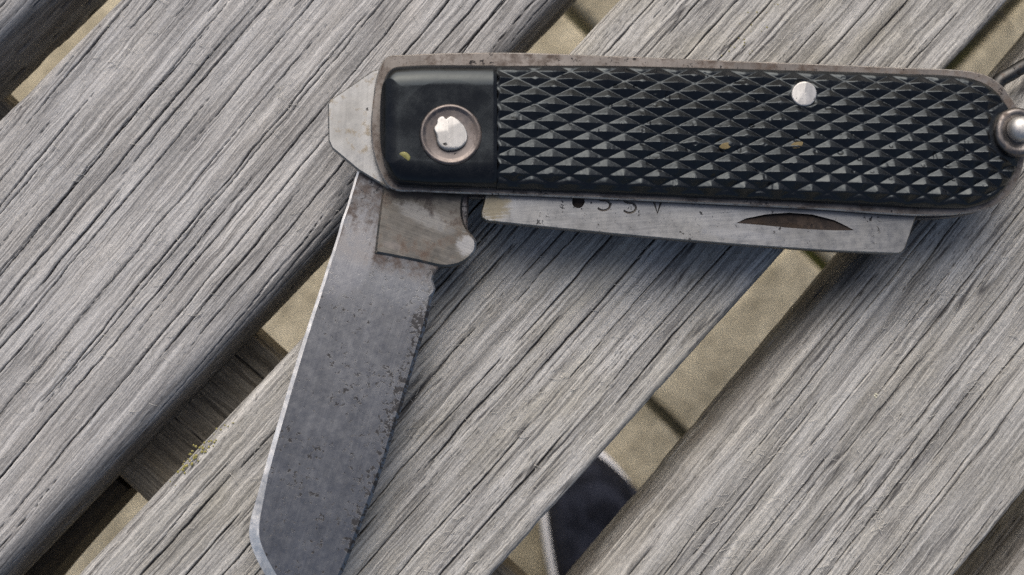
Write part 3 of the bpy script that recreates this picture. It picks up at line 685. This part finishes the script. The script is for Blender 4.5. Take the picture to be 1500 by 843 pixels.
# --- folded second blade showing below the handle, with nail nick and stamped letters
zf1 = Z_MID1 - .35; zf0 = zf1 - 2.0
FB = [(712, 280), (709, 296), (705, 311), (706, 319), (713, 324), (800, 333), (900, 343), (1000, 352), (1100, 360), (1220, 368), (1314, 372), (1321, 370), (1326, 364), (1346, 306), (1300, 270), (1000, 250), (740, 245)]
fo = poly_resample(px(FB, zf1), 1.2)
fb = link('folded_blade', plate(fo, zf0, zf1, .14), M_small, knife, smooth=35)
fb.data.materials.append(M_nick)
def cut(ob, cutter_me, mat):
    """carve a cutter out of ob; done at 1000x so that the solver works in millimetres"""
    b_ = bmesh.new(); b_.from_mesh(cutter_me); bmesh.ops.recalc_face_normals(b_, faces=b_.faces); b_.to_mesh(cutter_me); b_.free()
    cutter_me.transform(Matrix.Translation(-origin(ob))); cutter_me.transform(Matrix.Scale(1000, 4)); cutter_me.materials.clear(); cutter_me.materials.append(mat)
    ob.data.transform(Matrix.Scale(1000, 4))
    w_ = bpy.data.objects.new('work', ob.data); c = bpy.data.objects.new('cutter', cutter_me)
    for x in (w_, c): sc.collection.objects.link(x)
    m = w_.modifiers.new('cut', 'BOOLEAN'); m.operation = 'DIFFERENCE'; m.solver = 'EXACT'; m.object = c; m.material_mode = 'TRANSFER'
    bpy.context.view_layer.update(); dg = bpy.context.evaluated_depsgraph_get()
    me = bpy.data.meshes.new_from_object(w_.evaluated_get(dg))
    old = ob.data
    if len(me.polygons) > 20: ob.data = me; me.name = old.name
    ob.data.transform(Matrix.Scale(.001, 4))
    bpy.data.objects.remove(c); bpy.data.objects.remove(w_)
NK = [(1073, 327), (1090, 320), (1120, 314), (1155, 311.5), (1190, 314), (1225, 323), (1257, 338.5), (1225, 338.5), (1190, 337), (1150, 334), (1110, 330)]
nk = np.array(px(NK, zf1)); nn = len(nk)
top_ = np.c_[nk, np.full(nn, zf1 + .3)]; low_ = top_.copy(); mid_y = nk[:, 1]
depth = np.array([.1, .35, .6, .7, .6, .35, .1, .15, .2, .2, .15]); low_[:, 2] = zf1 - depth; low_[:, :2] += (nk.mean(0) - nk) * .08
i = np.arange(nn); j = (i + 1) % nn
cen = np.array([[*nk.mean(0), zf1 - .55]])
ncut = mesh_np('nick', np.concatenate([low_, top_, cen]), np.stack([i, j, nn + j, nn + i], 1), tris=np.stack([j, i, np.full(nn, 2 * nn)], 1), extra=[list(nn + i)])
cut(fb, ncut, M_nick)
def glyph(kind, cx, base, hpx, wpx):
    """stroke path of a stamped capital in photo pixels, base = foot of the letter"""
    if kind == 'S':
        a = np.linspace(math.radians(30), math.radians(270), 14); up = [(cx + wpx / 2 * math.cos(t), base - hpx * .74 - hpx * .26 * math.sin(t)) for t in a]
        a = np.linspace(math.radians(90), math.radians(-150), 14); dn = [(cx + wpx / 2 * math.cos(t), base - hpx * .25 - hpx * .25 * math.sin(t)) for t in a]
        return up + dn[1:]
    if kind == 'V': return [(cx - wpx / 2, base - hpx), (cx - wpx * .25, base - hpx * .5), (cx, base), (cx + wpx * .25, base - hpx * .5), (cx + wpx / 2, base - hpx)]
    return [(cx - wpx / 2, base - hpx), (cx - wpx / 2, base - hpx * .4)] + [(cx - wpx / 2 * math.cos(t), base - hpx * .3 - hpx * .3 * math.sin(t)) for t in np.linspace(0, math.pi, 12)] + [(cx + wpx / 2, base - hpx * .4), (cx + wpx / 2, base - hpx)]
M_stamp = steel('stamped_groove', (.13, .12, .11), .5, .7, 1.4, .2, seed=24)
bl = at(847, 296, zf1)
cut(fb, lathe([(.95, zf1 + .4), (.9, zf1), (.75, zf1 - .2), (.45, zf1 - .32), (.1, zf1 - .36)][::-1], bl.x, bl.y, 18, .06, 3), M_nick)
for kind, cx, base in (('S', 884, 308.5), ('S', 922, 312), ('V', 963, 312.5)):
    g = np.array(px(glyph(kind, cx, base, 30, 19 if kind != 'U' else 15), zf1)); g = np.c_[g, np.full(len(g), zf1 + .02)]
    cut(fb, tube(g, .16, 8), M_stamp)
fb.data.polygons.foreach_set('use_smooth', np.zeros(len(fb.data.polygons), dtype=bool))

# --- pivot washer with a hammered rivet, pins, shackle
def blob(name, cx, cy, z0, hgt, outline, mat, parent, seed, flat=.55):
    """peened rivet head: irregular outline (pixels round cx, cy) swelling to an uneven dome"""
    c = np.array(at(cx, cy, z0)[:2]); o = catmull(px([(cx + a, cy + b) for a, b in outline], z0 + hgt * .5), .12) - c
    if area2(o) < 0: o = o[::-1]
    n = len(o); co = []
    ks = [1.0, 1.03, 1.02, .98, .91, .82, .72, .6, .48, .36, .24, .12]; zs = [0, .22, .48, .68, .82, .9, .94, .96, .98, .99, 1.0, 1.0]
    for k, z in zip(ks, zs):
        r = o * k; zz = z0 + hgt * z + (hgt * .06 * vn(r[:, 0] / 1.3 + seed + .4, r[:, 1] / 1.3 + .4, seed) + hgt * .05 * vn(r[:, 0] / .4, r[:, 1] / .4 + seed, seed)) * (z > .4)
        hr = np.random.RandomState(seed)
        for _ in range(4):
            an = hr.uniform(0, 6.28); ti = hr.uniform(.08, .30); zz = np.minimum(zz, z0 + hgt * hr.uniform(.78, .92) + ti * (r[:, 0] * math.cos(an) + r[:, 1] * math.sin(an)))
        co.append(np.c_[r + c, np.maximum(zz, z0 + hgt * .3 * (z > 0))])
    i = np.arange(n); j = (i + 1) % n
    q = np.concatenate([np.stack([k * n + i, k * n + j, (k + 1) * n + j, (k + 1) * n + i], 1) for k in range(len(ks) - 1)])
    return link(name, mesh_np(name, np.concatenate(co), q, extra=[list(i[::-1]), list((len(ks) - 1) * n + i)]), mat, parent, smooth=0)
zw = Z_LT + 2.85; pc = at(660, 197, zw + .8)
ws = link('pivot_washer', lathe([(4.25, zw - .4), (4.3, zw + .35), (4.22, zw + .72), (4.0, zw + .86), (3.75, zw + .84), (3.55, zw + .70), (3.3, zw + .66), (2.2, zw + .60), (.6, zw + .58)], pc.x, pc.y, 72, .006, 3), M_washer, knife, smooth=50)
blob('rivet', 658, 196, zw + .5, 1.15, [(-18, -14), (-22, -8), (-19, 2), (-17, 14), (-8, 23), (8, 24), (21, 17), (26, 6), (23, -8), (13, -20), (2, -25), (-5, -21), (-9, -25), (-16, -22)], M_rivet, ws, 6)
blob('pin', 1178, 138, Z_LT + 2.5, 1.15, [(18 * math.cos(t), 18 * math.sin(t)) for t in np.linspace(0, 2 * math.pi, 12, endpoint=False)], M_rivet, knife, 9)
tb_ = NT('brass_speck'); M_brass = tb_.set(Base_Color=(.15, .145, .045), Metallic=.2, Roughness=.5)
pp = at(593, 229, Z_LT + 3.35)
blob('inlay_dot', 593, 229, Z_LT + 3.3, .32, [(-8, -3), (-4, -6), (3, -5), (8, 1), (7, 6), (1, 7), (-6, 3)], M_brass, knife, 12)
zs_ = Z_LT + 2.3
pe = at(1492, 193, zs_ + 1)
shk = [(*at(1492, 196, ZB - 1.0)[:2], ZB - 1.05), (*at(1474, 170, ZB - 1)[:2], ZB - 1.05), (*at(1458, 140, 1.4)[:2], 1.25), (*at(1463, 120, 1.5)[:2], 1.4), (*at(1482, 108, 2)[:2], 1.9), (*at(1510, 92, 3)[:2], 3.2), (*at(1560, 78, 6)[:2], 6.0),
       (*at(1605, 95, 9)[:2], 9.0), (*at(1600, 135, 11.5)[:2], 11.5), (*at(1556, 162, 13)[:2], zs_ + .9), (*at(1515, 178, 13)[:2], zs_ + 1.0)]
sp = catmull(np.array(shk), .6, closed=False)
link('shackle', tube(sp, 1.08, 16), M_shackle, knife, smooth=0)
ew = link('shackle_eye', lathe([(3.4, zs_ - .6), (3.5, zs_ + .5), (3.3, zs_ + 1.1), (2.9, zs_ + 1.3), (2.4, zs_ + 1.2), (2.0, zs_ + .95), (1.4, zs_ + .9)], pe.x, pe.y, 56, .02, 8), M_eye, knife, smooth=50)
link('end_rivet', lathe([(1.75, zs_ + .6), (1.85, zs_ + 1.2), (1.75, zs_ + 1.9), (1.4, zs_ + 2.4), (.9, zs_ + 2.7), (.3, zs_ + 2.8)], pe.x + .15, pe.y + .25, 32, .03, 4), M_rivet, ew, smooth=0)
link('rear_washer', lathe([(4.0, .12), (4.2, .5), (4.2, ZB + .3), (3.6, ZB + .4)], pc.x, pc.y, 40), M_washer, knife, smooth=50)
tm = NT('dry_grit'); M_grit = tm.set(Base_Color=(.13, .10, .045), Roughness=.9)
for cx, cy, sd_ in ((1063, 214, 51), (1167, 213, 52)):
    blob('grit', cx, cy, Z_LT + 3.0, .6, [(-9, 2), (-5, -3), (3, -5), (9, -4), (6, 3), (-2, 5)], M_grit, knife, sd_)
